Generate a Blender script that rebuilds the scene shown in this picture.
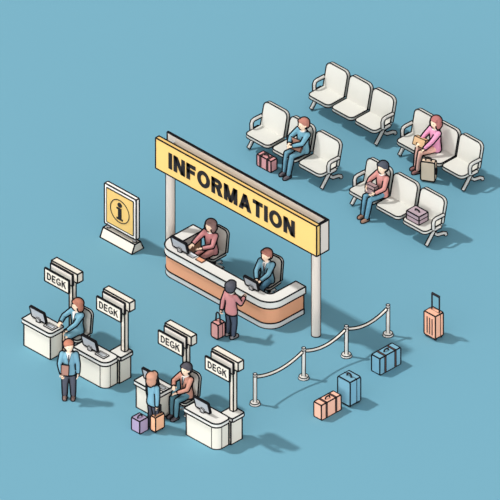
import bpy, bmesh, math, random
from mathutils import Vector, Matrix

random.seed(4)
for o in list(bpy.data.objects): bpy.data.objects.remove(o)
scene = bpy.context.scene
C = scene.collection
PI = math.pi

# ---------------------------------------------------------------- camera, world, sun, exposure
ELEV = math.asin(0.5505)
cam_data = bpy.data.cameras.new('camera'); cam_data.type = 'ORTHO'; cam_data.ortho_scale = 12.5
cam_data.clip_end = 200
cam = bpy.data.objects.new('camera', cam_data); C.objects.link(cam)
VIEW = Vector((math.cos(ELEV)/math.sqrt(2), -math.cos(ELEV)/math.sqrt(2), math.sin(ELEV)))
cam.location = VIEW*40
cam.rotation_euler = (PI/2-ELEV, 0, PI/4)
scene.camera = cam

world = bpy.data.worlds.new('world'); scene.world = world; world.use_nodes = True
nt = world.node_tree; nt.nodes.clear()
wo = nt.nodes.new('ShaderNodeOutputWorld'); bg = nt.nodes.new('ShaderNodeBackground')
tc = nt.nodes.new('ShaderNodeTexCoord'); dp = nt.nodes.new('ShaderNodeVectorMath'); dp.operation = 'DOT_PRODUCT'
dp.inputs[1].default_value = Vector((0.50, -0.86, 0.05)).normalized()
mx = nt.nodes.new('ShaderNodeMath'); mx.operation = 'MAXIMUM'; mx.inputs[1].default_value = 0.0
sx_ = nt.nodes.new('ShaderNodeSeparateXYZ')
iz = nt.nodes.new('ShaderNodeMath'); iz.operation = 'SUBTRACT'; iz.inputs[0].default_value = 1.0; iz.use_clamp = True
pw = nt.nodes.new('ShaderNodeMath'); pw.operation = 'POWER'; pw.inputs[1].default_value = 2.0
fill_lobe = nt.nodes.new('ShaderNodeMath'); fill_lobe.operation = 'MULTIPLY'
wc = nt.nodes.new('ShaderNodeVectorMath'); wc.operation = 'SCALE'; wc.inputs[0].default_value = (6.2*1.0, 6.2*.94, 6.2*.91)  # added warm fill, low on the viewer's side, brightens upright faces; no real source
ad = nt.nodes.new('ShaderNodeVectorMath'); ad.operation = 'ADD'; ad.inputs[1].default_value = (.40, .40, .40)
nt.links.new(tc.outputs['Generated'], dp.inputs[0]); nt.links.new(dp.outputs['Value'], mx.inputs[0])
nt.links.new(tc.outputs['Generated'], sx_.inputs[0]); nt.links.new(sx_.outputs['Z'], iz.inputs[1])
nt.links.new(iz.outputs[0], pw.inputs[0]); nt.links.new(pw.outputs[0], fill_lobe.inputs[0]); nt.links.new(mx.outputs[0], fill_lobe.inputs[1])
nt.links.new(fill_lobe.outputs[0], wc.inputs['Scale']); nt.links.new(wc.outputs[0], ad.inputs[0])
nt.links.new(ad.outputs[0], bg.inputs['Color']); bg.inputs['Strength'].default_value = 1.0
nt.links.new(bg.outputs[0], wo.inputs[0])

sd = bpy.data.lights.new('sun', 'SUN'); sd.energy = 2.35; sd.angle = math.radians(3); sd.color = (1, .98, .95)
sun = bpy.data.objects.new('sun', sd); C.objects.link(sun)
sun.rotation_euler = Vector((0.54, 0.30, -1.0)).to_track_quat('-Z', 'Y').to_euler()
sun.location = (-8, -2, 10)
scene.view_settings.view_transform = 'Standard'
scene.view_settings.look = 'None'
scene.view_settings.gamma = 1
scene.view_settings.use_curve_mapping = False
scene.view_settings.exposure = 0.0

# ---------------------------------------------------------------- materials
def lin(c):
    c /= 255.0
    return c/12.92 if c <= 0.04045 else ((c+0.055)/1.055)**2.4
MATS = {}
def mat(name, rgb, rough=0.75, grain=0.03, scale=30, metal=0.0):
    if name in MATS: return MATS[name]
    m = bpy.data.materials.new(name); m.use_nodes = True
    n = m.node_tree; b = n.nodes['Principled BSDF']
    col = [lin(v) for v in rgb]
    tx = n.nodes.new('ShaderNodeTexCoord'); no = n.nodes.new('ShaderNodeTexNoise')
    no.inputs['Scale'].default_value = scale; no.inputs['Detail'].default_value = 3
    mi = n.nodes.new('ShaderNodeMix'); mi.data_type = 'RGBA'
    mi.inputs[6].default_value = (*[c*(1-grain) for c in col], 1)
    mi.inputs[7].default_value = (*[min(1, c*(1+grain)) for c in col], 1)
    n.links.new(tx.outputs['Object'], no.inputs['Vector']); n.links.new(no.outputs['Fac'], mi.inputs[0])
    n.links.new(mi.outputs[2], b.inputs['Base Color'])
    b.inputs['Roughness'].default_value = rough; b.inputs['Metallic'].default_value = metal
    b.inputs['Specular IOR Level'].default_value = 0.15
    MATS[name] = m
    return m
INK = mat('ink', (16, 16, 20), 0.9)
M = dict(
    floor=mat('floor_blue', (108, 161, 181), 0.95, 0.03, 60),
    white=mat('white_laminate', (222, 221, 216)),
    cream=mat('cream_laminate', (227, 221, 208)),
    plate=mat('warm_grey_plate', (250, 246, 240)),
    column=mat('column_cream', (208, 199, 190)),
    grey=mat('grey_metal', (176, 178, 180)),
    lgrey=mat('light_grey', (208, 208, 206)),
    dgrey=mat('dark_grey', (70, 72, 78)),
    screen=mat('screen_grey', (178, 182, 188)),
    yellow=mat('sign_yellow', (228, 190, 116)),
    brown=mat('counter_brown', (226, 162, 126)),
    black=mat('black_plastic', (34, 33, 36)),
    seat=mat('seat_white', (212, 212, 205)),
    rim=mat('seat_frame_grey', (205, 204, 200)),
    rope=mat('rope_cream', (224, 219, 210)),
    skin=mat('skin', (250, 222, 196)),
    strap=mat('strap_brown', (82, 62, 60)),
    paper=mat('paper', (224, 230, 236)),
)

# ---------------------------------------------------------------- mesh building
INKR = 0.0205
class MB:
    """collects shapes, builds ONE mesh object; dark line work along its hard edges is part of it"""
    def __init__(s): s.bm = bmesh.new(); s.lines = []
    def poly_prism(s, pts, h, mtx=None):
        """pts: outline in local xy, extruded from z=0 to h, then moved by mtx"""
        bm = s.bm; mtx = mtx or Matrix()
        lo = [bm.verts.new(mtx @ Vector((x, y, 0))) for x, y in pts]
        hi = [bm.verts.new(mtx @ Vector((x, y, h))) for x, y in pts]
        fs = [bm.faces.new(lo[::-1]), bm.faces.new(hi)]
        n = len(pts)
        for i in range(n):
            fs.append(bm.faces.new((lo[i], lo[(i+1) % n], hi[(i+1) % n], hi[i])))
        bmesh.ops.recalc_face_normals(bm, faces=fs)
        return s
    def box(s, x0, x1, y0, y1, z0, z1):
        return s.poly_prism([(x0, y0), (x1, y0), (x1, y1), (x0, y1)], z1-z0, Matrix.Translation((0, 0, z0)))
    def rbox(s, x0, x1, y0, y1, z0, z1, r, axis='z', mtx=None, seg=4):
        """box rounded round one axis"""
        if axis == 'z': T = Matrix.Translation((0, 0, z0)); a, b, h = (x0, x1), (y0, y1), z1-z0
        elif axis == 'y':   # outline in x,z ; extruded along +y
            T = Matrix(((1, 0, 0, 0), (0, 0, 1, y0), (0, 1, 0, 0), (0, 0, 0, 1))); a, b, h = (x0, x1), (z0, z1), y1-y0
        else:               # outline in y,z ; extruded along +x
            T = Matrix(((0, 0, 1, x0), (1, 0, 0, 0), (0, 1, 0, 0), (0, 0, 0, 1))); a, b, h = (y0, y1), (z0, z1), x1-x0
        rr = r if isinstance(r, (tuple, list)) else (r, r, r, r)
        pts = rounded(a[0], a[1], b[0], b[1], rr, seg)
        if mtx: T = mtx @ T
        return s.poly_prism(pts, h, T)
    def cyl(s, x, y, z0, z1, r0, r1=None, n=16):
        r1 = r0 if r1 is None else r1
        bm = s.bm
        lo = [bm.verts.new((x+r0*math.cos(2*PI*i/n), y+r0*math.sin(2*PI*i/n), z0)) for i in range(n)]
        hi = [bm.verts.new((x+r1*math.cos(2*PI*i/n), y+r1*math.sin(2*PI*i/n), z1)) for i in range(n)]
        bm.faces.new(lo[::-1]); bm.faces.new(hi)
        for i in range(n): bm.faces.new((lo[i], lo[(i+1) % n], hi[(i+1) % n], hi[i]))
        return s
    def tube(s, pts, r, n=12, closed=False, lined=False):
        P = [Vector(p) for p in pts]
        add_tube(s.bm, P, r, max(n, 12), 0, closed)
        if lined:      # a dark line along either side of the bar
            for sg in (-1, 1):
                L = []
                for i, p in enumerate(P):
                    d = (P[min(i+1, len(P)-1)]-P[max(i-1, 0)]).cross(VIEW)
                    if d.length > 1e-5: L.append(p+d.normalized()*sg*(r+.009))
                s.lines.append((L, .018))
        return s
    def line(s, pts, r=None): s.lines.append(([Vector(p) for p in pts], r)); return s
    def build(s, name, m, parent=None, ink=True, inkr=None, contour=0, smooth=False, thresh=35):
        bm = s.bm; inkr = inkr or INKR
        bm.normal_update()
        if ink:
            ev = []
            for e in bm.edges:
                if len(e.link_faces) == 2 and e.calc_face_angle(0) > math.radians(thresh):
                    ev.append((e.verts[0].co.copy(), e.verts[1].co.copy()))
            cont = []
            if contour:
                me = bpy.data.meshes.new('t'); bm.to_mesh(me)
                cont = contour_lines(me, contour); bpy.data.meshes.remove(me)
            seen = set()
            for a, b in ev:
                if (b-a).length < 1e-5: continue
                add_tube(bm, [a, b], inkr, 6, 1)
                for p in (a, b):
                    k = tuple(round(v, 4) for v in p)
                    if k not in seen:
                        seen.add(k); add_ball(bm, p, inkr, 1)
            for l in cont: add_tube(bm, l, inkr*0.9, 5, 1)
        for l, r in s.lines: add_tube(bm, l, r or inkr*0.8, 6, 1)
        if smooth:
            for f in bm.faces:
                if f.material_index == 0: f.smooth = True
        me = bpy.data.meshes.new(name); bm.to_mesh(me); bm.free()
        me.materials.append(m); me.materials.append(INK)
        o = bpy.data.objects.new(name, me); C.objects.link(o)
        if parent: o.parent = parent
        return o

def rounded(x0, x1, y0, y1, rr, seg=4):
    """corners in order: (x0,y0) (x1,y0) (x1,y1) (x0,y1)"""
    out = []
    for (cx, cy, a0), r in zip(((x0, y0, PI), (x1, y0, 1.5*PI), (x1, y1, 0), (x0, y1, .5*PI)), rr):
        if r <= 0: out.append((cx, cy)); continue
        sx = 1 if cx == x0 else -1; sy = 1 if cy == y0 else -1
        for k in range(seg+1):
            a = a0 + .5*PI*k/seg
            out.append((cx+sx*r+r*math.cos(a), cy+sy*r+r*math.sin(a)))
    return out

def add_ball(bm, p, r, mi):
    n0 = set(bm.verts)
    vs = [bm.verts.new(p+Vector(d)*r) for d in ((1,0,0),(-1,0,0),(0,1,0),(0,-1,0),(0,0,1),(0,0,-1))]
    for a in (0, 1):
        for b in (2, 3):
            for c in (4, 5):
                odd = (a + (b-2) + (c-4)) % 2
                f = bm.faces.new((vs[a], vs[b], vs[c]) if not odd else (vs[a], vs[c], vs[b]))
                f.material_index = mi

def add_tube(bm, pts, r, n, mi, closed=False):
    """round bar along pts; r a number or one radius per point"""
    P = [pts[0]]
    R = r if isinstance(r, (list, tuple)) else [r]*len(pts)
    RR = [R[0]]
    for p, q in zip(pts[1:], R[1:]):
        if (p-P[-1]).length > 1e-5: P.append(p); RR.append(q)
    if len(P) < 2: return
    up = None; rings = []
    N = len(P)
    for i in range(N):
        if closed: t = (P[(i+1) % N]-P[i-1])
        else: t = (P[min(i+1, N-1)]-P[max(i-1, 0)])
        if t.length < 1e-7: t = Vector((0, 0, 1))
        t.normalize()
        if up is None: up = Vector((0, 0, 1)) if abs(t.z) < .9 else Vector((1, 0, 0))
        side = t.cross(up)
        if side.length < 1e-4: side = t.orthogonal()
        side.normalize(); up = side.cross(t).normalized()
        rings.append([bm.verts.new(P[i]+(side*math.cos(2*PI*k/n)+up*math.sin(2*PI*k/n))*RR[i]) for k in range(n)])
    m = N if closed else N-1
    for i in range(m):
        a, b = rings[i], rings[(i+1) % N]
        for k in range(n):
            f = bm.faces.new((a[k], a[(k+1) % n], b[(k+1) % n], b[k])); f.material_index = mi
    if not closed:
        f = bm.faces.new(rings[0][::-1]); f.material_index = mi
        f = bm.faces.new(rings[-1]); f.material_index = mi

def contour_lines(me, axis, keep=None, minlen=.07, off=.012):
    """lines over a smooth surface where it turns away from an axis: the seam that parts its front from its back"""
    me.calc_loop_triangles()
    V = [v.co.copy() for v in me.vertices]; g = [v.normal.dot(axis) for v in me.vertices]
    pt = {}; adj = {}
    for t in me.loop_triangles:
        a = t.vertices; ks = []
        for i in range(3):
            p, q = a[i], a[(i+1) % 3]
            if (g[p] > 0) != (g[q] > 0):
                k = (min(p, q), max(p, q)); ks.append(k)
                if k not in pt:
                    f = g[k[0]]/(g[k[0]]-g[k[1]]); pt[k] = V[k[0]].lerp(V[k[1]], f)+me.vertices[k[0]].normal.lerp(me.vertices[k[1]].normal, f).normalized()*off
        if len(ks) == 2:
            adj.setdefault(ks[0], []).append(ks[1]); adj.setdefault(ks[1], []).append(ks[0])
    out = []; used = set()
    starts = [k for k in adj if len(adj[k]) == 1] + list(adj)
    for s0 in starts:
        if s0 in used: continue
        ch = [s0]; used.add(s0); cur = s0
        while True:
            nx = [k for k in adj[cur] if k not in used]
            if not nx: break
            cur = nx[0]; used.add(cur); ch.append(cur)
        if len(ch) > 3 and s0 in adj[cur]: ch.append(s0)
        P = [pt[k] for k in ch]
        if keep:
            runs = []; r = []
            for p in P:
                if keep(p): r.append(p)
                elif r: runs.append(r); r = []
            if r: runs.append(r)
        else: runs = [P]
        for P in runs:
            if len(P) < 3: continue
            L = sum((P[i+1]-P[i]).length for i in range(len(P)-1))
            if L < minlen: continue
            for _ in range(2):
                P = [P[0]]+[(P[i-1]+P[i]*2+P[i+1])/4 for i in range(1, len(P)-1)]+[P[-1]]
            Q = [P[0]]
            for p in P[1:-1]:
                if (p-Q[-1]).length > .018: Q.append(p)
            Q.append(P[-1]); out.append(Q)
    return out

def thing(name, label, cat, loc=(0, 0, 0), rotz=0, group=None):
    o = bpy.data.objects.new(name, None); C.objects.link(o); o.empty_display_size = .1
    o.location = loc; o.rotation_euler = (0, 0, rotz)
    return tag(o, label, cat, group)
def tag(o, label, cat, group=None):
    o['label'] = label; o['category'] = cat
    if group: o['group'] = group
    return o
def at(u, v, z=0.0):
    """a point read off the picture, given its height above the floor"""
    a = (u-250)/28.284; b = ((250-v)-33.39*z)/15.57
    return Vector(((a-b)/2, (a+b)/2, z))

def glyph(ch, t):
    """a bold capital of height 1 as a list of convex outlines, and its width"""
    def ring(cx, cy, rx, ry, a0, a1, n=16):
        out = []
        for i in range(n):
            p, q = a0+(a1-a0)*i/n, a0+(a1-a0)*(i+1)/n
            out.append([(cx+rx*math.cos(p), cy+ry*math.sin(p)), (cx+rx*math.cos(q), cy+ry*math.sin(q)),
                        (cx+(rx-t)*math.cos(q), cy+(ry-t)*math.sin(q)), (cx+(rx-t)*math.cos(p), cy+(ry-t)*math.sin(p))])
        return out
    bar = lambda x0, x1, y0, y1: [(x0, y0), (x1, y0), (x1, y1), (x0, y1)]
    d = t*1.15
    if ch == 'I': return [bar(0, t, 0, 1)], t
    if ch == 'N':
        w = .76; return [bar(0, t, 0, 1), bar(w-t, w, 0, 1), [(0, 1), (d, 1), (w, 0), (w-d, 0)]], w
    if ch == 'F': return [bar(0, t, 0, 1), bar(0, .62, 1-t, 1), bar(0, .56, .42, .42+t*.95)], .62
    if ch == 'E': return [bar(0, t, 0, 1), bar(0, .64, 1-t, 1), bar(0, .58, .5-t/2, .5+t/2), bar(0, .64, 0, t)], .64
    if ch == 'T': return [bar(.33-t/2, .33+t/2, 0, 1), bar(0, .66, 1-t, 1)], .66
    if ch == 'O': return ring(.43, .5, .43, .52, 0, 2*PI, 28), .86
    if ch == 'R':
        return [bar(0, t, 0, 1), bar(0, .42, 1-t, 1), bar(0, .42, .42, .42+t*.9), [(.30, .46), (.30+d, .46), (.76, 0), (.76-d*1.1, 0)]]+ring(.42, .71, .29, .29, -PI/2, PI/2, 10), .74
    if ch == 'D': return [bar(0, t, 0, 1), bar(0, .32, 1-t, 1), bar(0, .32, 0, t)]+ring(.32, .5, .42, .5, -PI/2, PI/2, 14), .74
    if ch == 'G': return ring(.43, .5, .43, .52, .22*PI, 1.80*PI, 24)+[bar(.44, .84, .38, .38+t*.9), bar(.84-t, .84, .10, .46)], .84
    if ch == 'K': return [bar(0, t, 0, 1), [(t*.5, .34), (t*.5, .34+d*1.3), (.76-d*1.2, 1), (.76, 1)], [(.26, .58), (.26+d, .66), (.80, 0), (.80-d*1.2, 0)]], .78
    if ch == 'M':
        w = .90; return [bar(0, t, 0, 1), bar(w-t, w, 0, 1), [(0, 1), (d, 1), (w/2+t*.45, 0), (w/2-t*.45, 0)], [(w-d, 1), (w, 1), (w/2+t*.45, 0), (w/2-t*.45, 0)]], w
    if ch == 'A':
        w = .84; return [[(0, 0), (d, 0), (w/2+t*.5, 1), (w/2-t*.5, 1)], [(w-d, 0), (w, 0), (w/2+t*.5, 1), (w/2-t*.5, 1)], bar(.18, w-.18, .20, .20+t*.85)], w
def text_part(name, body, width, height, loc, parent, t=.2, gap=.16, m=None):
    gs = [glyph(c, t) for c in body]
    tot = sum(g[1] for g in gs)+gap*(len(gs)-1)
    k = width/tot; x = -tot/2; mb = MB()
    T = Matrix(((1, 0, 0, 0), (0, 0, 1, loc[1]-.012), (0, 1, 0, 0), (0, 0, 0, 1)))
    for outl, w in gs:
        for o in outl:
            mb.poly_prism([(loc[0]+(x+px)*k, loc[2]+(py-.5)*height) for px, py in o], .014, T)
        x += w+gap
    return mb.build(name, m or M['black'], parent, ink=False)

# ---------------------------------------------------------------- setting
fb = MB(); fb.box(-40, 40, -40, 40, -0.2, 0)
fl = fb.build('floor', M['floor'], ink=False); fl['kind'] = 'structure'

# ---------------------------------------------------------------- overhead INFORMATION sign
def overhead_sign():
    t = thing('overhead_sign', 'tall gantry on two round cream columns with yellow INFORMATION board', 'sign', (1.3, -1.6, 0))
    def P(mb, *a, **k):
        o = mb.build(*a, **k); o.location = (-1.3, 1.6, 0); o.parent = t; return o
    for cx in (-1.25, 3.90):
        m = MB(); m.cyl(cx, -1.565, 0, 3.2, .11, n=20)
        d = .11/math.sqrt(2)
        for sgn in (-1, 1): m.line([(cx+sgn*d, -1.565+sgn*d, 0), (cx+sgn*d, -1.565+sgn*d, 3.2)], .019)
        P(m, 'column', M['column'], smooth=False)
    x0, x1 = -1.505, 4.185
    b = MB(); b.box(x0, x1, -1.83, -1.71, 2.61, 3.51)
    bo = P(b, 'sign_board', M['yellow'])
    tx = text_part('lettering', 'INFORMATION', 4.46, .47, (1.19, -1.835, 3.06), bo, t=.235, gap=.11)
    m = MB(); m.box(x0+.02, x1-.05, -1.44, -1.40, 2.61, 3.51); P(m, 'back_panel', M['plate'])
    m = MB(); m.box(x1-.05, x1, -1.71, -1.40, 2.61, 3.51); P(m, 'end_panel', M['column'])
    for z in (2.7, 3.3):
        m = MB(); m.box(-1.3, -1.2, -1.71, -1.44, z, z+.05); P(m, 'bracket', M['grey'], ink=False)
        m = MB(); m.box(3.85, 3.95, -1.71, -1.44, z, z+.05); P(m, 'bracket', M['grey'], ink=False)
    return t
overhead_sign()

# ---------------------------------------------------------------- information counter
def u_outline(x0, x1, yf, yb, w, R, r, seg=8):
    """U-shaped plan open towards +y with rounded outer and inner front corners"""
    out = [(x0, yb)]
    for k in range(seg+1):
        a = PI+.5*PI*k/seg; out.append((x0+R+R*math.cos(a), yf+R+R*math.sin(a)))
    for k in range(seg+1):
        a = 1.5*PI+.5*PI*k/seg; out.append((x1-R+R*math.cos(a), yf+R+R*math.sin(a)))
    out += [(x1, yb), (x1-w, yb)]
    for k in range(seg+1):
        a = -.5*PI*k/seg; out.append((x1-w-r+r*math.cos(a), yf+w+r+r*math.sin(a)))
    for k in range(seg+1):
        a = 1.5*PI-.5*PI*k/seg; out.append((x0+w+r+r*math.cos(a), yf+w+r+r*math.sin(a)))
    out.append((x0+w, yb))
    return out
ic = thing('information_counter', 'long U-shaped counter with white top and brown front under the gantry', 'counter', (1.05, -2.0, 0))
def icpart(name, inset, z0, z1, m, w=.35):
    mb = MB(); o_ = inset
    pts = u_outline(-.94+o_, 3.04-o_, -2.33+o_, -1.07-o_, w-2*o_, .43-o_, .14+o_)
    mb.poly_prism([(x-1.05, y+2.0) for x, y in pts], z1-z0, Matrix.Translation((0, 0, z0)))
    return mb.build(name, m, ic)
icpart('countertop', 0, .62, .82, M['white'])
icpart('front_panel', .035, .16, .62, M['brown'])
icpart('plinth', .03, 0, .16, M['lgrey'])

# ---------------------------------------------------------------- floor stand with i
def info_stand():
    x0, x1 = -3.06, -1.94; xm = (x0+x1)/2
    t = thing('information_stand', 'yellow floor-standing panel with circled black letter i on white base', 'sign', (xm, -2.03, 0))
    w = (x1-x0)/2
    b = MB()   # trapezoid base along x
    T = Matrix(((0, 0, 1, -w), (1, 0, 0, 0), (0, 1, 0, 0), (0, 0, 0, 1)))
    b.poly_prism([(-.21, 0), (.21, 0), (.10, .25), (-.10, .25)], 2*w, T)
    b.build('base', M['cream'], t)
    for sx in (-w+.1, w-.1):
        l = MB(); l.cyl(sx, 0, .25, .38, .045, n=12); l.build('leg', M['grey'], t)
    f = MB(); f.rbox(-w, w, -.055, .055, .36, 1.56, .035, 'y', seg=2); f.build('frame', M['plate'], t)
    p = MB(); p.box(-w+.09, w-.09, -.07, -.05, .45, 1.47); po = p.build('panel', M['yellow'], t, inkr=.012)
    r = MB(); cz = .965
    r.tube([(.33*math.cos(a*PI/18), -.072, cz+.33*math.sin(a*PI/18)) for a in range(36)], .014, 6, closed=True)
    r.build('circle', M['black'], po, ink=False)
    i = MB()
    T = lambda y: Matrix(((1, 0, 0, 0), (0, 0, 1, y), (0, 1, 0, 0), (0, 0, 0, 1)))
    i.poly_prism([(.075*math.cos(a*PI/10), cz+.19+.07*math.sin(a*PI/10)) for a in range(20)], .02, T(-.085))
    i.poly_prism([(-.11, cz-.25), (.11, cz-.25), (.11, cz-.20), (.06, cz-.20), (.06, cz+.10), (-.11, cz+.10), (-.11, cz+.05), (-.055, cz+.05), (-.055, cz-.20), (-.11, cz-.20)], .02, T(-.085))
    i.build('letter_i', M['black'], po, ink=False)
info_stand()

# ---------------------------------------------------------------- waiting benches
SEATZ = .50
def bench(label, x0, y0, pitch, w, d=.62):
    L = 2*pitch+w
    t = thing('waiting_bench', label, 'bench', (x0+L/2, y0+d/2, 0), 0, 'white three-seat waiting benches')
    ox, oy = -L/2, -d/2
    for i in range(3):
        xa = ox+i*pitch
        m = MB(); m.rbox(xa, xa+w, oy, oy+d, SEATZ-.085, SEATZ, (.12, .12, .03, .03), 'z')
        m.build('seat', M['seat'], t, inkr=.017)
        m = MB(); T = Matrix.Translation((0, oy+d-.06, SEATZ-.02)) @ Matrix.Rotation(-math.radians(12), 4, 'X')
        m.rbox(xa, xa+w, 0, .10, 0, .70, (.03, .03, .14, .14), 'y', mtx=T)
        m.build('backrest', M['seat'], t, inkr=.017)
    m = MB(); m.box(ox+.12, -ox-.12, .03, .11, SEATZ-.16, SEATZ-.08); m.build('beam', M['rim'], t)
    for sgn in (-1, 1):
        xe = sgn*(L/2+.02)
        yb, yf = oy+d+.03, oy+.27
        m = MB()
        pts = [(xe, yb, SEATZ+.24), (xe, yf+.10, SEATZ+.25), (xe, yf+.03, SEATZ+.23), (xe, yf, SEATZ+.16), (xe, yf, SEATZ-.02), (xe, yf+.05, SEATZ-.05), (xe, yb-.12, SEATZ-.05)]
        m.tube(pts, .034, 12, lined=True)
        m.build('armrest', M['rim'], t, inkr=.0125, thresh=60)
        xl = sgn*(L/2-.05)
        m = MB(); m.tube([(xl, .07, SEATZ-.12), (xl, oy+.09, .0+.04)], .036, 8, lined=True)
        m.build('leg', M['rim'], t, inkr=.0125, thresh=60)
        m = MB(); m.tube([(xl, .07, SEATZ-.14), (xl, .10, .25), (xl, .18, .18), (xl, .38, .14), (xl, .46, .10), (xl, .48, .035)], .034, 8, lined=True)
        m.build('leg', M['rim'], t, inkr=.0125, thresh=60)
    return t
bench('empty white three-seat bench, farthest back with nobody on it', -3.45, 5.47, .82, .74)
bench('white three-seat bench where the man in blue sits in the middle', -3.30, 3.105, .93, .82)
bench('white three-seat bench where the woman in pink sits', -.41, 5.545, .80, .75)
bench('white three-seat bench with seated man and mauve case on its end seat', .33, 3.12, .95, .84)

# ---------------------------------------------------------------- office chairs
def office_chair(label, x, y, rotz=0.0, back=.62, group='white office chairs of the clerks'):
    t = thing('office_chair', label, 'chair', (x, y, 0), rotz, group)
    m = MB(); m.rbox(-.23, .23, -.30, .20, .38, .45, (.1, .1, .03, .03), 'z'); m.build('seat', M['seat'], t)
    m = MB(); T = Matrix.Translation((0, .17, .43)) @ Matrix.Rotation(-math.radians(6), 4, 'X')
    m.rbox(-.23, .23, 0, .07, 0, back+.02, (.03, .03, .12, .12), 'y', mtx=T); m.build('backrest', M['seat'], t)
    m = MB(); m.cyl(0, 0, .08, .38, .03, n=10); m.build('stem', M['grey'], t)
    for k in range(5):
        a = PI/2+2*PI*k/5; m = MB()
        m.tube([(0, 0, .1), (.24*math.cos(a), .24*math.sin(a), .06)], .025, 6)
        m.cyl(.25*math.cos(a), .25*math.sin(a), 0, .06, .028, n=12)
        m.build('foot', M['lgrey'], t, inkr=.010)
    return t

# ---------------------------------------------------------------- computer monitors and keyboards
def monitor(label, x, y, z, w=.50, h=.34):
    t = thing('computer_monitor', label, 'monitor', (x, y, z), 0)
    T = Matrix.Translation((0, .02, .05)) @ Matrix.Rotation(math.radians(14), 4, 'X')
    m = MB(); m.rbox(-w/2, w/2, -.022, .022, 0, h, .02, 'y', mtx=T, seg=2); po = m.build('housing', M['screen'], t, inkr=.022)
    s = MB(); s.rbox(-w/2+.03, w/2-.03, .021, .026, .03, h-.03, .01, 'y', mtx=T, seg=2); s.build('screen', M['dgrey'], po, ink=False)
    s = MB(); s.rbox(-.065, .065, -.055, -.02, -.045, .085, (0, 0, .04, .04), 'y', seg=3, mtx=T); s.build('stand', M['grey'], t, inkr=.010)
    s = MB(); s.rbox(-.07, .07, -.06, .06, 0, .015, .03); s.build('foot', M['grey'], t, inkr=.008)
    return t
def keyboard(label, x, y, z):
    t = thing('keyboard', label, 'keyboard', (x, y, z), 0)
    m = MB(); m.box(-.155, .155, -.10, .10, 0, .018); m.build('case', M['lgrey'], t, inkr=.010)
    m = MB(); m.box(-.11, .11, -.055, .055, .016, .026); m.build('key_block', M['paper'], t, inkr=.008)
    return t

# ---------------------------------------------------------------- check-in desks and their signs
DZ = .80
YF, YB = -7.10, -6.60
def desk(label, x0, length, side=False, round_corner=.10):
    t = thing('check_in_desk', label, 'desk', (x0+length/2, (YF+YB)/2, 0), 0, 'cream check-in desks')
    X0, X1 = -length/2, length/2; d = (YB-YF)/2
    m = MB(); m.rbox(X0, X1, -d, d, DZ-.11, DZ, (.03, round_corner, round_corner*.6, .03), 'z', seg=5); m.build('tabletop', M['white'], t)
    rc = round_corner*.9 if side else 0
    m = MB(); m.rbox(X0+.045, X1-.045, -d+.045, d-.03, 0, DZ-.11, (0, rc, 0, 0), 'z', seg=5)
    if side:
        for p in ((X1-.045-rc, -d+.045), (X1-.045, -d+.045+rc)):
            m.line([(p[0], p[1], 0), (p[0], p[1], DZ-.11)], .011)
    m.build('body', M['cream'], t)
    if side:
        m = MB(); m.box(X1-.34, X1+.0, d+.005, d+.40, 0, DZ-.11); so = m.build('side_cabinet', M['cream'], t)
        m = MB(); m.rbox(X1-.37, X1+.05, d+.005, d+.44, DZ-.11, DZ-.01, .04, 'z', seg=2); m.build('cabinet_top', M['white'], so)
    return t
def desk_sign(label, x, y, zshift=0.0, zbase=0.0, plate=False):
    """x, y: the post; heights measured from the sign of a desk with a side cabinet"""
    t = thing('desk_sign', label, 'sign', (x, y, zbase), 0, 'DEGK signs on posts')
    zz = lambda z: z+zshift-zbase
    m = MB(); m.box(-.06, .06, -.06, .06, (.03 if plate else 0), zz(2.1)); m.build('pole', M['cream'], t)
    if plate:
        m = MB(); m.rbox(-.13, .13, -.12, .12, 0, .03, .03, 'z', seg=2); m.build('base_plate', M['lgrey'], t, inkr=.01)
    m = MB(); m.box(-.65, .27, -.10, .09, zz(2.0), zz(2.26)); m.build('hood', M['cream'], t)
    m = MB(); m.box(-.64, .13, -.14, -.10, zz(1.87), zz(2.20)); m.build('back_board', M['plate'], t)
    m = MB(); m.box(-.66, .19, -.33, -.30, zz(1.76), zz(2.14)); bo = m.build('name_board', M['cream'], t)
    text_part('lettering', 'DEGK', .66, .20, (-.235, -.333, zz(1.95)), bo, t=.15, gap=.2)
    for bx in (-.5, .0):
        m = MB(); m.box(bx-.02, bx+.02, -.30, -.14, zz(1.98), zz(2.02)); m.build('bracket', M['grey'], t, ink=False)
    return t
DX = (-.98, .84, 2.99, 4.76)
desk('cream check-in desk farthest left, seated woman in blue behind it', DX[0], 1.02)
desk('cream check-in desk with side cabinet, behind the standing man with clipboard', DX[1], 1.14, True, .20)
desk('cream check-in desk between the brown-haired customer and the salmon-jacket clerk', DX[2], .90)
desk('cream check-in desk with side cabinet, nearest the viewer and unattended', DX[3], 1.16, True, .20)
desk_sign('DEGK sign behind the seated woman in blue, farthest left', 1.78-1.82-.31, -6.23+.31, -.23, 0, True)
desk_sign('DEGK sign on the side cabinet behind the man with clipboard', 1.85, -6.28, .11, DZ-.01)
desk_sign('DEGK sign behind the clerk in the salmon jacket', 3.98-.31, -6.23+.31, -.23, 0, True)
desk_sign('DEGK sign on the unattended desk, nearest the viewer', 1.85+3.84, -6.28, .11, DZ-.01)
for x0, l in ((DX[0], 'grey monitor on the desk of the woman in blue, farthest left'), (DX[1], 'grey monitor on the desk beside the man with clipboard'),
              (DX[2], 'monitor mostly hidden behind the head of the brown-haired customer'), (DX[3], 'grey monitor on the unattended nearest desk')):
    monitor(l, x0+(.46 if x0 > 4 else .40), -6.88, DZ)
keyboard('keyboard on the desk of the seated woman in blue', DX[0]+.78, -6.85, DZ)
keyboard('keyboard on the desk beside the man with clipboard', DX[1]+.78, -6.85, DZ)
keyboard('keyboard on the desk of the clerk in salmon jacket', DX[2]+.74, -6.85, DZ)
monitor('monitor on the left rounded end of the information counter', -.31, -2.15, .82, .53, .33)
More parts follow.
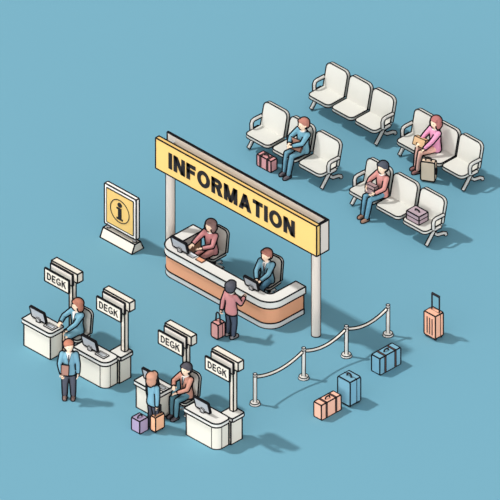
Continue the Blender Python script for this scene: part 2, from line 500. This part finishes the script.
monitor('small monitor on the counter in front of the clerk in blue suit', 2.17, -2.10, .82, .46, .28)
pp = MB(); pp.box(-.11, .11, -.08, .08, 0, .008); o = pp.build('paper_sheet', M['paper'], inkr=.007); o.location = (.03, -2.08, .82)
tag(o, 'pale sheet of paper on the counter by the clerk in dusty pink', 'paper')
pp = MB(); pp.box(-.11, .11, -.07, .07, 0, .025); o = pp.build('notebook', M['brown'], inkr=.008); o.location = (.34, -2.09, .82)
tag(o, 'brown notebook on the counter by the clerk in dusty pink', 'notebook')

# ---------------------------------------------------------------- queue posts and ropes
QP = [at(255, 404), at(303.7, 378), at(346.4, 356), at(388, 335)]
ql = ['queue post nearest the viewer, by the unattended desk', 'second queue post from the viewer, below the round column',
      'third queue post from the viewer, between the column and blue strapped suitcase', 'farthest queue post, at the far end of the rope']
for p, l in zip(QP, ql):
    t = thing('queue_post', l, 'barrier post', p, 0, 'cream queue posts')
    m = MB(); m.cyl(0, 0, 0, .06, .135, .12, n=20); m.build('base', M['white'], t, inkr=.013)
    m = MB(); m.cyl(0, 0, .03, .84, .038, n=12)
    d = .038/math.sqrt(2)
    for s_ in (-1, 1): m.line([(s_*d*1.1, s_*d*1.1, .04), (s_*d*1.1, s_*d*1.1, .84)], .0165)
    m.build('pole', M['white'], t, ink=False)
    m = MB(); m.cyl(0, 0, .84, .90, .05, n=12); m.build('cap', M['lgrey'], t, inkr=.014)
rl = ['rope between the two queue posts nearest the viewer', 'middle length of rope along the queue posts', 'rope running to the farthest queue post']
for i in range(3):
    a, b = QP[i]+Vector((0, 0, .80)), QP[i+1]+Vector((0, 0, .80))
    dv = (b-a).normalized()*.045; a += dv; b -= dv
    n = 14; pts = []
    for k in range(n+1):
        f = k/n; p = a.lerp(b, f)-Vector((0, 0, .16*4*f*(1-f))); pts.append(p-a)
    m = MB(); m.tube(pts, .026, 8, lined=True)
    o = m.build('queue_rope', M['rope'], inkr=.0125, thresh=60); o.location = a
    tag(o, rl[i], 'rope', 'cream ropes of the queue barrier')

# ---------------------------------------------------------------- luggage
def suitcase(label, x, y, w, d, h, m, rotz=0, z=0, wheels=0, straps=None, handle='x', trolley=0, ribs=None, seam=None, r=.035, cat='suitcase', name='suitcase', handle_h=.06, tside=0, lid=False, hoff=0.0, cl=None):
    """w along x, d along y, base centre at x,y"""
    t = thing(name, label, cat, (x, y, z), rotz)
    z0 = wheels
    b = MB()
    if straps == 'along_y' or handle == 'y':   # broad faces look along x
        b.rbox(-w/2, w/2, -d/2, d/2, z0, h, r, 'x', seg=2)
    else:
        b.rbox(-w/2, w/2, -d/2, d/2, z0, h, r, 'y', seg=2)
    if seam == 'y':    # joint line runs round the case at a given depth
        yy = d*.12; q = .003
        b.line([(-w/2-q, yy, z0), (-w/2-q, yy, h+q), (w/2+q, yy, h+q), (w/2+q, yy, z0)], .011)
    if seam == 'x':
        xx = w*.12; q = .003
        b.line([(xx, -d/2-q, z0), (xx, -d/2-q, h+q), (xx, d/2+q, h+q), (xx, d/2+q, z0)], .011)
    if lid:
        zl = z0+(h-z0)*.52; q = .002
        b.line([(-w/2-q, -d/2-q, zl), (w/2+q, -d/2-q, zl), (w/2+q, d/2+q, zl), (-w/2-q, d/2+q, zl), (-w/2-q, -d/2-q, zl)], .014)
    body = b.build('shell', m, t, inkr=.0185)
    if straps:
        L = d if straps == 'along_y' else w
        for f in (.26, .74):
            c = -L/2+f*L; s = MB(); e = .009; sw = .028
            if straps == 'along_y':
                s.box(-w/2-e, w/2+e, c-sw, c+sw, z0-.0, h+e)
            else: s.box(c-sw, c+sw, -d/2-e, d/2+e, z0-.0, h+e)
            s.build('strap', M['strap'], t, inkr=.008)
    if ribs:
        for k in range(3):
            xx = -w/2+w*(.28+.22*k); s = MB()
            s.rbox(xx-.014, xx+.014, -d/2-.012, -d/2+.004, z0+.10*h, h*.84, .012, 'y', seg=2)
            s.build('groove', M['strap'], t, ink=False)
    if handle:
        a = .075 if cat != 'box' else .06; hh = handle_h; s = MB()
        pts = [(-a, 0, h-.005), (-a*.85, 0, h+hh*.8), (-a*.4, 0, h+hh), (a*.4, 0, h+hh), (a*.85, 0, h+hh*.8), (a, 0, h-.005)]
        if handle == 'y': pts = [(p[1], p[0], p[2]) for p in pts]
        pts = [(p[0]+(hoff if handle == 'x' else 0), p[1]+(hoff if handle == 'y' else 0), p[2]) for p in pts]
        s.tube(pts, .022, 6); s.build('handle', M['black'], t, ink=False)
    if trolley:
        s = MB(); a = .13
        if tside: a = .10
        pts = [(-a, d*.25, h-.01), (-a, d*.25, h+trolley), (a, d*.25, h+trolley), (a, d*.25, h-.01)]
        if tside: pts = [(w*.1, p[0], p[2]) for p in pts]
        s.tube(pts[:2], .022, 6); s.tube(pts[2:], .022, 6); s.tube([pts[1], pts[2]], .034, 8)
        s.build('pull_handle', M['black'], t, ink=False)
    if wheels:
        for sx in (-1, 1):
            for sy in (-1, 1):
                s = MB(); cx, cy = sx*(w/2-.045), sy*(d/2-.04)
                s.rbox(cx-.022, cx+.022, cy-.028, cy+.028, 0, z0+.01, .02, 'x', seg=2); s.build('wheel', M['black'], t, ink=False)
    return t
pinkish = mat('case_pink', (222, 158, 160)); peach = mat('case_peach', (242, 182, 154)); salmon = mat('case_salmon', (246, 188, 164))
cblue = mat('case_blue', (120, 170, 192)); mauve = mat('case_mauve', (178, 158, 168)); beige = mat('case_beige', (240, 216, 190))
orange = mat('case_orange', (244, 184, 146)); purple = mat('case_purple', (168, 152, 182)); rose = mat('case_rose', (222, 160, 155))

def corner(u, v, w, d, z=0):     # base centre from the base corner nearest the viewer
    p = at(u, v, z); return p.x-w/2, p.y+d/2
x, y = corner(435.4, 341.5, .40, .28)
suitcase('tall peach suitcase with wheels and raised black pull handle', x, y, .40, .28, .74, peach, wheels=.06, ribs=True, handle=None, trolley=.46, seam='y')
x, y = corner(321.3, 420.6, .26, .70)
suitcase('salmon suitcase with two dark straps, nearest the viewer', x, y, .26, .70, .45, salmon, straps='along_y', handle='y')
x, y = corner(350.2, 408, .44, .37)
suitcase('tall blue unstrapped suitcase standing behind the salmon one', x, y, .44, .37, .76, cblue, wheels=.035, seam='y', handle='x', handle_h=.09, r=.05)
x, y = corner(379.8, 375.5, .29, .74)
suitcase('blue suitcase with two dark straps lying apart near the queue posts', x, y, .29, .74, .50, cblue, straps='along_y', handle='y')
x, y = corner(271, 173, .50, .21)
suitcase('pink suitcase with dark straps on the floor in front of a bench', x, y, .50, .21, .34, pinkish, straps='along_x', handle='x')
x, y = 2.16, -3.29
suitcase('rose suitcase held by the man standing at the information counter', x+.06, y-.06, .25, .24, .45, rose, seam='y', handle='x', wheels=.02, r=.05, trolley=.0, handle_h=.27)
x, y = corner(139.7, 434.4, .29, .30)
suitcase('purple boxy case on the floor left of the orange trolley case', x, y, .29, .30, .38, purple, handle='y')
x, y = corner(155.6, 433.8, .18, .31)
suitcase('orange trolley case beside the purple one, pulled by brown-haired customer', x, y, .18, .31, .47, orange, wheels=.04, handle=None, trolley=.24, tside=1, r=.045)
bt = suitcase('beige trolley case standing in front of the woman in pink', .93, 5.38, .37, .15, .60, beige, rotz=math.radians(30), wheels=.04, handle='x', handle_h=.10, r=.04)
g = MB(); g.rbox(.185, .215, -.03, .03, .24, .40, .012, 'x', seg=2); g.build('side_grip', M['strap'], bt, inkr=.012)
x, y = corner(419, 225.5, .44, .32, SEATZ)
suitcase('mauve case with a lid lying on the end seat of a bench', x, y, .44, .32, .25, mauve, z=SEATZ, handle='x', handle_h=.05, lid=True, r=.02, name='briefcase', cat='case')

# ---------------------------------------------------------------- people
def raw_capsule(bm, pts, rad, n=14):
    """tapering limb with rounded ends"""
    P = [Vector(p) for p in pts]; R = list(rad)
    d0 = (P[0]-P[1]).normalized(); d1 = (P[-1]-P[-2]).normalized()
    Q = []; S = []
    for k in (.95, .7, .35): Q.append(P[0]+d0*R[0]*k); S.append(R[0]*math.sqrt(1-k*k))
    Q += P; S += R
    for k in (.35, .7, .95): Q.append(P[-1]+d1*R[-1]*k); S.append(R[-1]*math.sqrt(1-k*k))
    add_tube(bm, Q, S, n, 0)
def raw_rings(bm, rings, n=20):
    """stack of ellipses: (cx, cy, cz, rx, ry)"""
    rr = []
    f = rings[0]; l = rings[-1]
    full = [(f[0], f[1], f[2]-f[3]*.04, f[3]*.9, f[4]*.9)]+list(rings)+[(l[0], l[1], l[2]+l[3]*.15, l[3]*.7, l[4]*.7)]
    for cx, cy, cz, rx, ry in full:
        rr.append([bm.verts.new((cx+rx*math.cos(2*PI*k/n), cy+ry*math.sin(2*PI*k/n), cz)) for k in range(n)])
    for a, b in zip(rr, rr[1:]):
        for k in range(n): bm.faces.new((a[k], a[(k+1) % n], b[(k+1) % n], b[k]))
    bm.faces.new(rr[0][::-1]); bm.faces.new(rr[-1])
def raw_ell(bm, c, r, mtx=None):
    res = bmesh.ops.create_uvsphere(bm, u_segments=20, v_segments=14, radius=1)
    for v in res['verts']:
        p = Vector((v.co.x*r[0], v.co.y*r[1], v.co.z*r[2]))
        if mtx: p = mtx @ p
        v.co = p+Vector(c)
def fuse(bm, voxel=.015, it=3):
    """melt overlapping pieces into one continuous skin"""
    bmesh.ops.recalc_face_normals(bm, faces=bm.faces)
    me = bpy.data.meshes.new('tmp'); bm.to_mesh(me); bm.free()
    o = bpy.data.objects.new('tmp', me); C.objects.link(o)
    r = o.modifiers.new('r', 'REMESH'); r.mode = 'VOXEL'; r.voxel_size = voxel
    s = o.modifiers.new('s', 'SMOOTH'); s.factor = .5; s.iterations = it
    dg = bpy.context.evaluated_depsgraph_get()
    out = bpy.data.meshes.new_from_object(o.evaluated_get(dg))
    bpy.data.objects.remove(o)
    return out
def finish(name, me, m, parent, axis, inkr=.0215, keep=None, extra=None, lines=()):
    """outline lines + smooth shading, linked as one mesh"""
    cont = contour_lines(me, axis, keep) if axis is not None else []
    bm = bmesh.new(); bm.from_mesh(me)
    for f in bm.faces: f.smooth = True; f.material_index = 0
    if extra: extra(bm)
    for l in cont: add_tube(bm, l, inkr, 5, 1)
    for l, r in lines: add_tube(bm, [Vector(p) for p in l], r, 6, 1)
    out = bpy.data.meshes.new(name); bm.to_mesh(out); bm.free(); bpy.data.meshes.remove(me)
    out.materials.append(m); out.materials.append(INK)
    o = bpy.data.objects.new(name, out); C.objects.link(o); o.parent = parent
    return o
def elbow(S, W, a, b, hint):
    d = W-S; L = min(d.length, (a+b)*.995); u = d.normalized()
    W2 = S+u*L
    c = (a*a-b*b+L*L)/(2*L); h = math.sqrt(max(a*a-c*c, 0))
    n = hint-u*hint.dot(u)
    if n.length < 1e-4: n = u.orthogonal()
    return S+u*c+n.normalized()*h, W2
def hand_mesh(bm, wrist, d, palm, curl, side):
    """palm, four fingers of unequal length and a thumb leaving its side; d along the hand, palm: palm normal"""
    d = d.normalized(); palm = (palm-d*palm.dot(d)).normalized(); lat = d.cross(palm)*side   # lat points to the thumb side
    c = wrist+d*.045
    rot = Matrix((lat, d, palm)).transposed()
    raw_ell(bm, c, (.041, .055, .019), rot)
    for k, (off, ln) in enumerate(((.029, .068), (.010, .078), (-.010, .072), (-.028, .056))):
        p0 = c+d*.030+lat*off
        p1 = p0+d*(.020+ln*.25)
        a = curl; d1 = (d*math.cos(a)+palm*math.sin(a)); p2 = p1+d1*ln*.5
        d2 = (d*math.cos(1.9*a)+palm*math.sin(1.9*a)); p3 = p2+d2*ln*.35
        raw_capsule(bm, [p0, p1, p2, p3], [.0095, .0095, .009, .008], 7)
    t0 = c-d*.02+lat*.030; t1 = t0+(lat*.8+d*.6).normalized()*.035; t2 = t1+(d*.8+lat*.2+palm*.5*min(1, curl)).normalized()*.035
    raw_capsule(bm, [t0, t1, t2], [.013, .0115, .009], 7)

def person(label, x, y, rotz, sit=None, height=1.0, lean=.0, top=None, sleeve=None, bottom=None, skirt=False, hair='short', haircol=None,
           hands=((-.25, -.02, .80), (.25, -.02, .80)), hints=None, feet=None, knees=None, shoe=(70, 62, 66), jacket=False, collar=None, tie=False,
           head_turn=0.0, head_tilt=.0, curls=(.5, .5), palms=None, hx=0.0, torso_dx=0.0, cuff=True):
    """faces -y in its own frame; hands[0] is the right hand (-x side)"""
    t = thing('person', label, 'person', (x, y, 0), rotz)
    ax = (Matrix.Rotation(-rotz, 3, 'Z') @ VIEW).normalized()
    k = height
    hz = (sit+.10) if sit is not None else .86*k
    s = 1.0 if sit is not None else k
    T = lambda f: (hx*f, -lean*f)           # the trunk leans forward by lean at head height
    def tp(f, dz): a = T(f); return Vector((a[0], a[1], hz+dz*s))
    sh = tp(.7, .475); neck = tp(.8, .55); hc = tp(1.0, .70)
    SR = Vector((sh.x-.168*s, sh.y, sh.z)); SL = Vector((sh.x+.168*s, sh.y, sh.z))
    # legs
    if sit is not None:
        kn = knees or [(-.10, -.44, hz-.02), (.10, -.44, hz-.02)]
        ft = feet or [(-.10, -.50, .0), (.10, -.50, .0)]
    else:
        kn = knees or [(-.10*k, -.02, .46*k), (.10*k, -.02, .46*k)]
        ft = feet or [(-.105*k, .02, 0), (.105*k, .02, 0)]
    hip = [Vector((-.072*s, 0, hz-.02)), Vector((.072*s, 0, hz-.02))]
    legs = []
    for i in range(2):
        an = Vector(ft[i])+Vector((0, 0, .085))
        legs.append((hip[i], Vector(kn[i]), an))
    arms = []
    hints = hints or (Vector((-.5, .6, -.6)), Vector((.5, .6, -.6)))
    for i, S in enumerate((SR, SL)):
        E, W = elbow(S, Vector(hands[i]), .275*s, .245*s, Vector(hints[i]))
        arms.append((S, E, W))
    def torso(bm, g):
        raw_rings(bm, [(0, .0, hz-.09, .176*s+g, .122*s+g), (0, 0, hz, .172*s+g, .122*s+g), tuple(tp(.3, .16))+(.138*s+g, .110*s+g),
                       tuple(tp(.5, .30))+(.152*s+g, .114*s+g), tuple(tp(.68, .42))+(.162*s+g, .108*s+g), tuple(tp(.75, .50))+(.115*s+g, .085*s+g)])
    def arm(bm, A, g, cut=0.0):
        S, E, W = A; We = W+(E-W).normalized()*cut
        raw_capsule(bm, [S, S.lerp(E, .5), E, E.lerp(We, .5), We], [.058*s+g, .052*s+g, .045*s+g, .041*s+g, .034*s+g])
    def leg(bm, Lg, g, top_=True, cut=0):
        h_, kk, a_ = Lg; a2 = a_+(kk-a_).normalized()*cut
        raw_capsule(bm, [h_, h_.lerp(kk, .5), kk, kk.lerp(a2, .4), a2], [.084*s+g, .077*s+g, .060*s+g, .055*s+g, .044*s+g])
    # --- body
    bm = bmesh.new()
    torso(bm, -.012)
    raw_capsule(bm, [tp(.72, .46), neck+(hc-neck)*.5], [.056, .052])
    Rh = Matrix.Rotation(head_turn, 3, 'Z') @ Matrix.Rotation(head_tilt, 3, 'X')
    def H(v): return hc+Rh @ Vector(v)
    raw_ell(bm, H((0, .0, .02)), (.108, .120, .125), Rh)
    raw_ell(bm, H((0, -.022, -.050)), (.078, .088, .088), Rh)
    raw_ell(bm, H((0, -.125, -.018)), (.015, .022, .024), Rh)
    for sx in (-1, 1): raw_ell(bm, H((sx*.108, .01, -.01)), (.014, .022, .032), Rh)
    for A in arms: arm(bm, A, -.010, -.02)
    for Lg in legs: leg(bm, Lg, -.010)
    for i, Lg in enumerate(legs):
        f_ = Vector(ft[i]); raw_capsule(bm, [f_+Vector((0, .03, .05)), f_+Vector((0, -.10, .04))], [.035, .03])
    me = fuse(bm, .014)
    fing = bmesh.new(); hc_l = []
    for i, A in enumerate(arms):
        S, E, W = A; d = (W-E).normalized()
        pn = Vector(palms[i]) if palms else Vector((0.2*(1 if i == 0 else -1), 0, -1))
        if abs(pn.normalized().dot(d)) > .9: pn = Vector((1 if i == 0 else -1, 0, 0))
        hand_mesh(fing, W, d, pn, curls[i], 1 if i == 0 else -1)
        tmp = bmesh.new(); raw_ell(tmp, W+d*.055, (.05, .05, .05)); tm = bpy.data.meshes.new('h'); tmp.to_mesh(tm); tmp.free()
        dd = d.cross(pn)
        if dd.length > 1e-3:
            # thin line round the hand where it turns away
            dd = d; u1 = ax.orthogonal().normalized(); u2 = ax.cross(u1).normalized()
            hc_l.append(([W+d*.05+(u1*math.cos(q*PI/8)+u2*math.sin(q*PI/8))*.046 for q in range(17)], .010))
        bpy.data.meshes.remove(tm)
    fm = bpy.data.meshes.new('f'); fing.to_mesh(fm); fing.free()
    def addhands(bm_): bm_.from_mesh(fm)
    wr = [A[2] for A in arms]
    def keep(p):
        if p.z > neck.z-.02 and (Vector((p.x, p.y))-Vector((hc.x, hc.y))).length < .2: return True
        if skirt and p.z < hz-.1: return True
        return False
    body = finish('body', me, M['skin'], t, ax, keep=keep, extra=addhands, lines=hc_l, inkr=.015)
    bpy.data.meshes.remove(fm)
    # --- face
    for sx in (-1, 1):
        m = bmesh.new(); raw_ell(m, H((sx*.038, -.108, .012)), (.008, .006, .010), Rh)
        e = bpy.data.meshes.new('eye'); m.to_mesh(e); m.free(); e.materials.append(M['black'])
        eo = bpy.data.objects.new('eye', e); C.objects.link(eo); eo.parent = body
    m = MB(); m.tube([H((-.022, -.103, -.070)), H((0, -.112, -.074)), H((.022, -.103, -.070))], .0055, 6)
    m.build('mouth', mat('lips', (196, 120, 110)), body, ink=False)
    # --- hair
    hm = mat('hair_%d_%d_%d' % haircol, haircol)
    bm = bmesh.new()
    if hair == 'short':
        raw_ell(bm, H((0, .030, .060)), (.130, .130, .112), Rh)
        raw_ell(bm, H((0, .062, -.005)), (.120, .092, .105), Rh)
        raw_ell(bm, H((.0, -.058, .112)), (.098, .058, .040), Rh)
    elif hair == 'bob':
        raw_ell(bm, H((0, .035, .050)), (.142, .134, .122), Rh)
        raw_ell(bm, H((0, .075, -.055)), (.135, .095, .11), Rh)
        for sx in (-1, 1): raw_ell(bm, H((sx*.110, .015, -.045)), (.040, .075, .105), Rh)
        raw_ell(bm, H((.02, -.062, .108)), (.100, .056, .042), Rh)
    elif hair == 'long':
        raw_ell(bm, H((0, .035, .050)), (.142, .134, .122), Rh)
        raw_ell(bm, H((0, .080, -.07)), (.130, .085, .145), Rh)
        for sx in (-1, 1): raw_ell(bm, H((sx*.112, .03, -.045)), (.030, .065, .10), Rh)
        raw_ell(bm, H((.02, -.062, .108)), (.100, .056, .042), Rh)
    finish('hair', fuse(bm, .012), hm, t, ax, inkr=.0215)
    # --- trousers or skirt
    bmn = mat('cloth_%d_%d_%d' % bottom, bottom)
    bm = bmesh.new()
    raw_rings(bm, [(0, 0, hz-.09, .15*s, .115*s), (0, 0, hz, .150*s, .118*s), tuple(tp(.25, .12))+(.130*s, .105*s)])
    if skirt:
        for h_, kk, a_ in legs: raw_capsule(bm, [h_, h_.lerp(kk, .5), kk+(h_-kk)*.12], [.095, .090, .078])
        m_ = [(legs[0][j]+legs[1][j])/2 for j in range(2)]
        raw_capsule(bm, [m_[0], m_[0].lerp(m_[1], .85)], [.085, .068])
    else:
        for Lg in legs: leg(bm, Lg, .006, cut=.03)
    finish('skirt' if skirt else 'trousers', fuse(bm, .013), bmn, t, ax)
    # --- shoes
    for i in range(2):
        f_ = Vector(ft[i]); bm = bmesh.new()
        raw_capsule(bm, [f_+Vector((0, .035, .050)), f_+Vector((0, -.04, .052)), f_+Vector((0, -.12, .042))], [.047, .048, .042])
        me = fuse(bm, .012, 2)
        for v in me.vertices: v.co.z = max(v.co.z, .004)
        finish('shoe', me, mat('shoe_%d_%d_%d' % shoe, shoe), t, ax, inkr=.018)
    # --- top
    tm = mat('cloth_%d_%d_%d' % top, top)
    bm = bmesh.new(); torso(bm, .008)
    for A in arms: arm(bm, A, .008, .015)
    ls = []
    for cz, rx, ry in ((hz-.10, .176*s+.012, .122*s+.012),):
        ls.append(([(rx*math.cos(q*PI/12), ry*math.sin(q*PI/12), cz) for q in range(25)], .0125))
    for A in arms:       # cuffs
        d_ = (A[2]-A[1]).normalized(); u1 = d_.orthogonal().normalized(); u2 = d_.cross(u1)
        ls.append(([A[2]-d_*.0+(u1*math.cos(q*PI/6)+u2*math.sin(q*PI/6))*.036 for q in range(13)], .010))
    nb = tp(.76, .525)
    if jacket:
        fy = lambda f, dz: tp(f, dz).y-(.122*s+.014)
        ls.append(([(tp(.7,.5).x-.05, fy(.72, .47)+.035, nb.z-.015), (0+hx*.5, fy(.5, .28)+.005, hz+.28*s), (0+hx*.3, fy(.35, .12)+.008, hz+.06)], .010))
        ls.append(([(tp(.7,.5).x+.05, fy(.72, .47)+.035, nb.z-.015), (0+hx*.5, fy(.5, .28)+.005, hz+.28*s)], .010))
    topo = finish('jacket' if jacket else 'sweater', fuse(bm, .013), tm, t, ax, lines=ls)
    if collar:
        m = MB(); cp = []
        for q in range(17):
            a = 2*PI*q/16; cp.append((nb.x+.066*math.cos(a), nb.y-.004+.062*math.sin(a), nb.z+.010-.018*max(0, -math.sin(a))))
        m.tube(cp[:-1], .017, 6, closed=True)
        if jacket:   # shirt front in the jacket's opening
            zt = nb.z-.01; zb = hz+.28*s; yt = tp(.72, .47).y-.098*s-.012; yb = tp(.5, .28).y-.128*s-.008
            v = [m.bm.verts.new(p) for p in ((nb.x-.052, yt, zt), (nb.x+.052, yt, zt), (hx*.5, yb-.004, zb))]
            w_ = [m.bm.verts.new(p.co+Vector((0, .03, 0))) for p in v]
            m.bm.faces.new((v[0], v[2], v[1])); m.bm.faces.new(w_)
            for a in range(3): m.bm.faces.new((v[a], v[(a+1) % 3], w_[(a+1) % 3], w_[a]))
        m.build('shirt' if jacket else 'collar', mat('collar_%d_%d_%d' % collar, collar), t, ink=False)
    if tie:
        m = MB(); yt = tp(.72, .47).y-.098*s-.024; yb = tp(.5, .28).y-.128*s-.020
        m.tube([(nb.x, yt+.004, nb.z-.005), (nb.x, yt-.004, nb.z-.035), (hx*.6, (yt+yb)/2-.004, (nb.z+hz+.30*s)/2), (hx*.5, yb, hz+.30*s)], [.016, .012, .020, .010], 6)
        m.build('tie', M['dgrey'], t, ink=False)
    return t

def W2L(px, py, rot, wx, wy, wz):
    v = Matrix.Rotation(-rot, 3, 'Z') @ Vector((wx-px, wy-py, 0)); return (v.x, v.y, wz)

SK = (238, 236, 232)
DARK = (72, 74, 84)
# clerk at the left of the information counter
office_chair('white office chair of the clerk in dusty pink', -.08, -1.18)
person('seated clerk with brown bob and dusty pink top behind the information counter', -.12, -1.24, math.radians(0), sit=.46, lean=.05, top=(198, 136, 138), bottom=(190, 132, 128),
       hair='bob', haircol=(136, 108, 104), collar=SK, hands=((-.12, -.58, .89), (.08, -.40, .80)), feet=[(-.09, -.45, 0), (.09, -.45, 0)],
       hints=((-.8, .2, -.5), (.8, .3, -.5)), palms=((0, 0, -1), (0, 0, -1)), curls=(.3, .3), head_turn=.05, head_tilt=.0)
# clerk at the right of the information counter
office_chair('white office chair of the clerk in blue suit', 1.80, -1.13, math.radians(6))
person('seated clerk with auburn hair, blue suit and tie behind the information counter', 1.79, -1.18, math.radians(14), sit=.45, lean=.05, top=(112, 160, 180), bottom=(84, 130, 156),
       hair='short', haircol=(172, 116, 104), jacket=True, tie=True, collar=SK, hands=((-.06, -.42, .74), (.07, -.44, .74)), feet=[(-.09, -.42, 0), (.09, -.42, 0)],
       hints=((-.8, .2, -.4), (.8, .3, -.4)), palms=((0, 0, -1), (0, 0, -1)), curls=(.4, .4), head_turn=-.3, head_tilt=.0)
# man standing at the counter
px, py, pr = 2.45, -3.12, math.radians(176)
person('standing man with dark hair and dusty pink sweater, back turned, at the information counter', px, py, pr, height=.95, top=(198, 136, 138), bottom=(78, 88, 106),
       hair='short', haircol=(78, 80, 90), collar=SK, hands=(W2L(px, py, pr, 2.58, -2.80, 1.08), W2L(px, py, pr, 2.23, -3.27, .70)),
       hints=((-.6, .1, -1), (.6, .4, 0)), curls=(.3, 1.1), shoe=(140, 136, 138), head_turn=.35)
# woman at the farthest left desk
office_chair('white office chair of the woman in blue, farthest left', .12, -6.18, math.radians(2))
person('seated woman with auburn hair and blue suit, beside the farthest left desk', .08, -6.18, math.radians(-4), sit=.48, lean=.02, hx=-.0, top=(114, 164, 184), bottom=(120, 168, 186), skirt=True,
       hair='long', haircol=(176, 118, 98), jacket=True, collar=SK, hands=((-.16, -.42, .87), (.04, -.36, .70)), feet=[(-.05, -.40, 0), (.10, -.42, 0)], knees=[(-.06, -.42, .54), (.09, -.43, .54)],
       hints=((-.8, .2, -.4), (.9, .3, -.4)), curls=(.3, .4), palms=((0, 0, -1), (0, 0, -1)), shoe=(90, 74, 76), head_turn=-.2, head_tilt=.0)
# clerk in the salmon jacket
office_chair('white office chair of the clerk in salmon jacket', 4.05, -6.30, math.radians(2))
person('seated clerk with dark hair and salmon jacket beside the keyboard desk', 4.07, -6.30, math.radians(-2), sit=.47, lean=.04, hx=0, top=(204, 148, 130), bottom=(92, 138, 154),
       hair='short', haircol=(82, 80, 88), jacket=True, tie=True, collar=SK, hands=((-.13, -.33, .85), (.02, -.33, .72)), feet=[(-.07, -.44, 0), (.09, -.46, 0)], knees=[(-.09, -.42, .54), (.09, -.42, .54)],
       hints=((-.8, .2, -.4), (.9, .3, -.4)), curls=(.3, .4), palms=((0, 0, -1), (0, 0, -1)), shoe=(96, 92, 98), head_turn=.1, head_tilt=.0)
# man standing with a clipboard
px, py, pr = 1.57, -7.97, math.radians(42)
person('standing man with auburn hair, light blue jacket and dark trousers holding a clipboard', px, py, pr, height=1.0, top=(118, 164, 184), bottom=(84, 86, 98),
       hair='short', haircol=(182, 120, 98), jacket=True, tie=True, collar=SK, hands=((-.17, -.17, .86), (.23, -.08, .80)), hints=((-1, .4, 0), (1, .4, 0)),
       curls=(.9, .5), palms=((.3, -1, 0), (-1, 0, 0)), shoe=(126, 104, 98), head_turn=.35, head_tilt=.0)
cb = MB(); cb.rbox(-.10, .10, -.012, .012, -.14, .14, .012, 'y', seg=2)
o = cb.build('clipboard', mat('clip_brown', (160, 120, 108)), inkr=.011)
o.location = (px+.06, py-.20, .97); o.rotation_euler = (math.radians(-12), 0, pr-.2)
tag(o, 'brown clipboard held by the standing man in light blue jacket', 'clipboard')
# customer seen from behind
px, py, pr = 3.99, -7.42, math.radians(172)
person('standing customer with long brown hair and blue sweater, back turned, before a desk', px, py, pr, height=.95, top=(118, 166, 186), bottom=(76, 82, 98),
       hair='long', haircol=(190, 142, 120), hands=((-.22, .04, .74), (.22, -.05, .76)), hints=((-1, .3, 0), (1, .3, 0)), curls=(1.0, .4), shoe=(80, 78, 88), head_turn=-.2)
# man in blue on the bench
person('seated man with auburn hair and blue sweater holding a brown folder on bench', -1.70, 3.58, math.radians(-3), sit=SEATZ, lean=.0, top=(112, 162, 182), bottom=(104, 150, 170),
       hair='short', haircol=(182, 124, 110), collar=SK, hands=((-.12, -.36, .85), (.02, -.38, .83)), feet=[(-.08, -.56, 0), (.11, -.60, 0)], knees=[(-.12, -.45, .57), (.08, -.46, .57)],
       hints=((-.8, .2, -.4), (.9, .3, -.4)), curls=(.8, .8), palms=((0, .3, -1), (0, .3, -1)), shoe=(98, 94, 100), head_turn=-.15, head_tilt=.0)
def flat_item(name, label, cat, m, loc, w, d, h, rot, inkr=.011, flap=None):
    b = MB(); b.box(-w/2, w/2, -d/2, d/2, 0, h)
    if flap: b.line([(-w/2-.002, -d/2-.002, h*flap), (w/2+.002, -d/2-.002, h*flap), (w/2+.002, d/2, h*flap)], .011)
    o = b.build(name, m, inkr=inkr); o.location = loc; o.rotation_euler = rot
    tag(o, label, cat); return o
fm_ = mat('folder_brown', (160, 120, 104))
flat_item('folder', 'brown folder held on the lap of the man in blue', 'folder', fm_, (-1.71, 3.26, .68), .40, .05, .28, (math.radians(-38), 0, math.radians(8)), flap=.52)
# woman in pink on the bench
person('seated woman with wavy auburn hair and pink sweater holding a beige box', .58, 5.97, math.radians(-18), sit=SEATZ, lean=.0, top=(226, 154, 190), bottom=(240, 188, 174),
       hair='bob', haircol=(176, 112, 110), collar=SK, hands=((-.10, -.40, .77), (.17, -.40, .73)), feet=[(-.08, -.50, 0), (.09, -.54, 0)], knees=[(-.10, -.44, .57), (.08, -.46, .57)],
       hints=((-.8, .2, -.4), (.9, .3, -.4)), curls=(.8, .9), palms=((0, .3, -1), (0, .3, -1)), shoe=(150, 108, 104), head_turn=.3, head_tilt=.0)
flat_item('parcel', 'beige box held on the lap of the woman in pink', 'box', mat('parcel_tan', (224, 184, 140)), (.38, 5.62, .67), .36, .15, .22, (math.radians(-22), 0, math.radians(6)), flap=None)
# man in salmon sweater on the bench
person('seated man with dark hair, salmon sweater and blue jeans holding a mauve bag', 1.10, 3.58, math.radians(-6), sit=SEATZ, lean=.0, top=(202, 142, 136), bottom=(100, 150, 174),
       hair='short', haircol=(76, 82, 94), collar=SK, hands=((-.16, -.36, .83), (.16, -.36, .77)), feet=[(-.09, -.55, 0), (.10, -.60, 0)], knees=[(-.12, -.45, .57), (.08, -.46, .57)],
       hints=((-.8, .2, -.4), (.9, .3, -.4)), curls=(.6, .6), palms=((1, 0, 0), (-1, 0, 0)), shoe=(158, 122, 104), head_turn=.15, head_tilt=.0)
flat_item('handbag', 'mauve bag held on the lap of the man in salmon', 'bag', mat('bag_mauve', (166, 140, 142)), (1.03, 3.26, .665), .30, .15, .24, (math.radians(-8), 0, math.radians(2)), flap=.62)
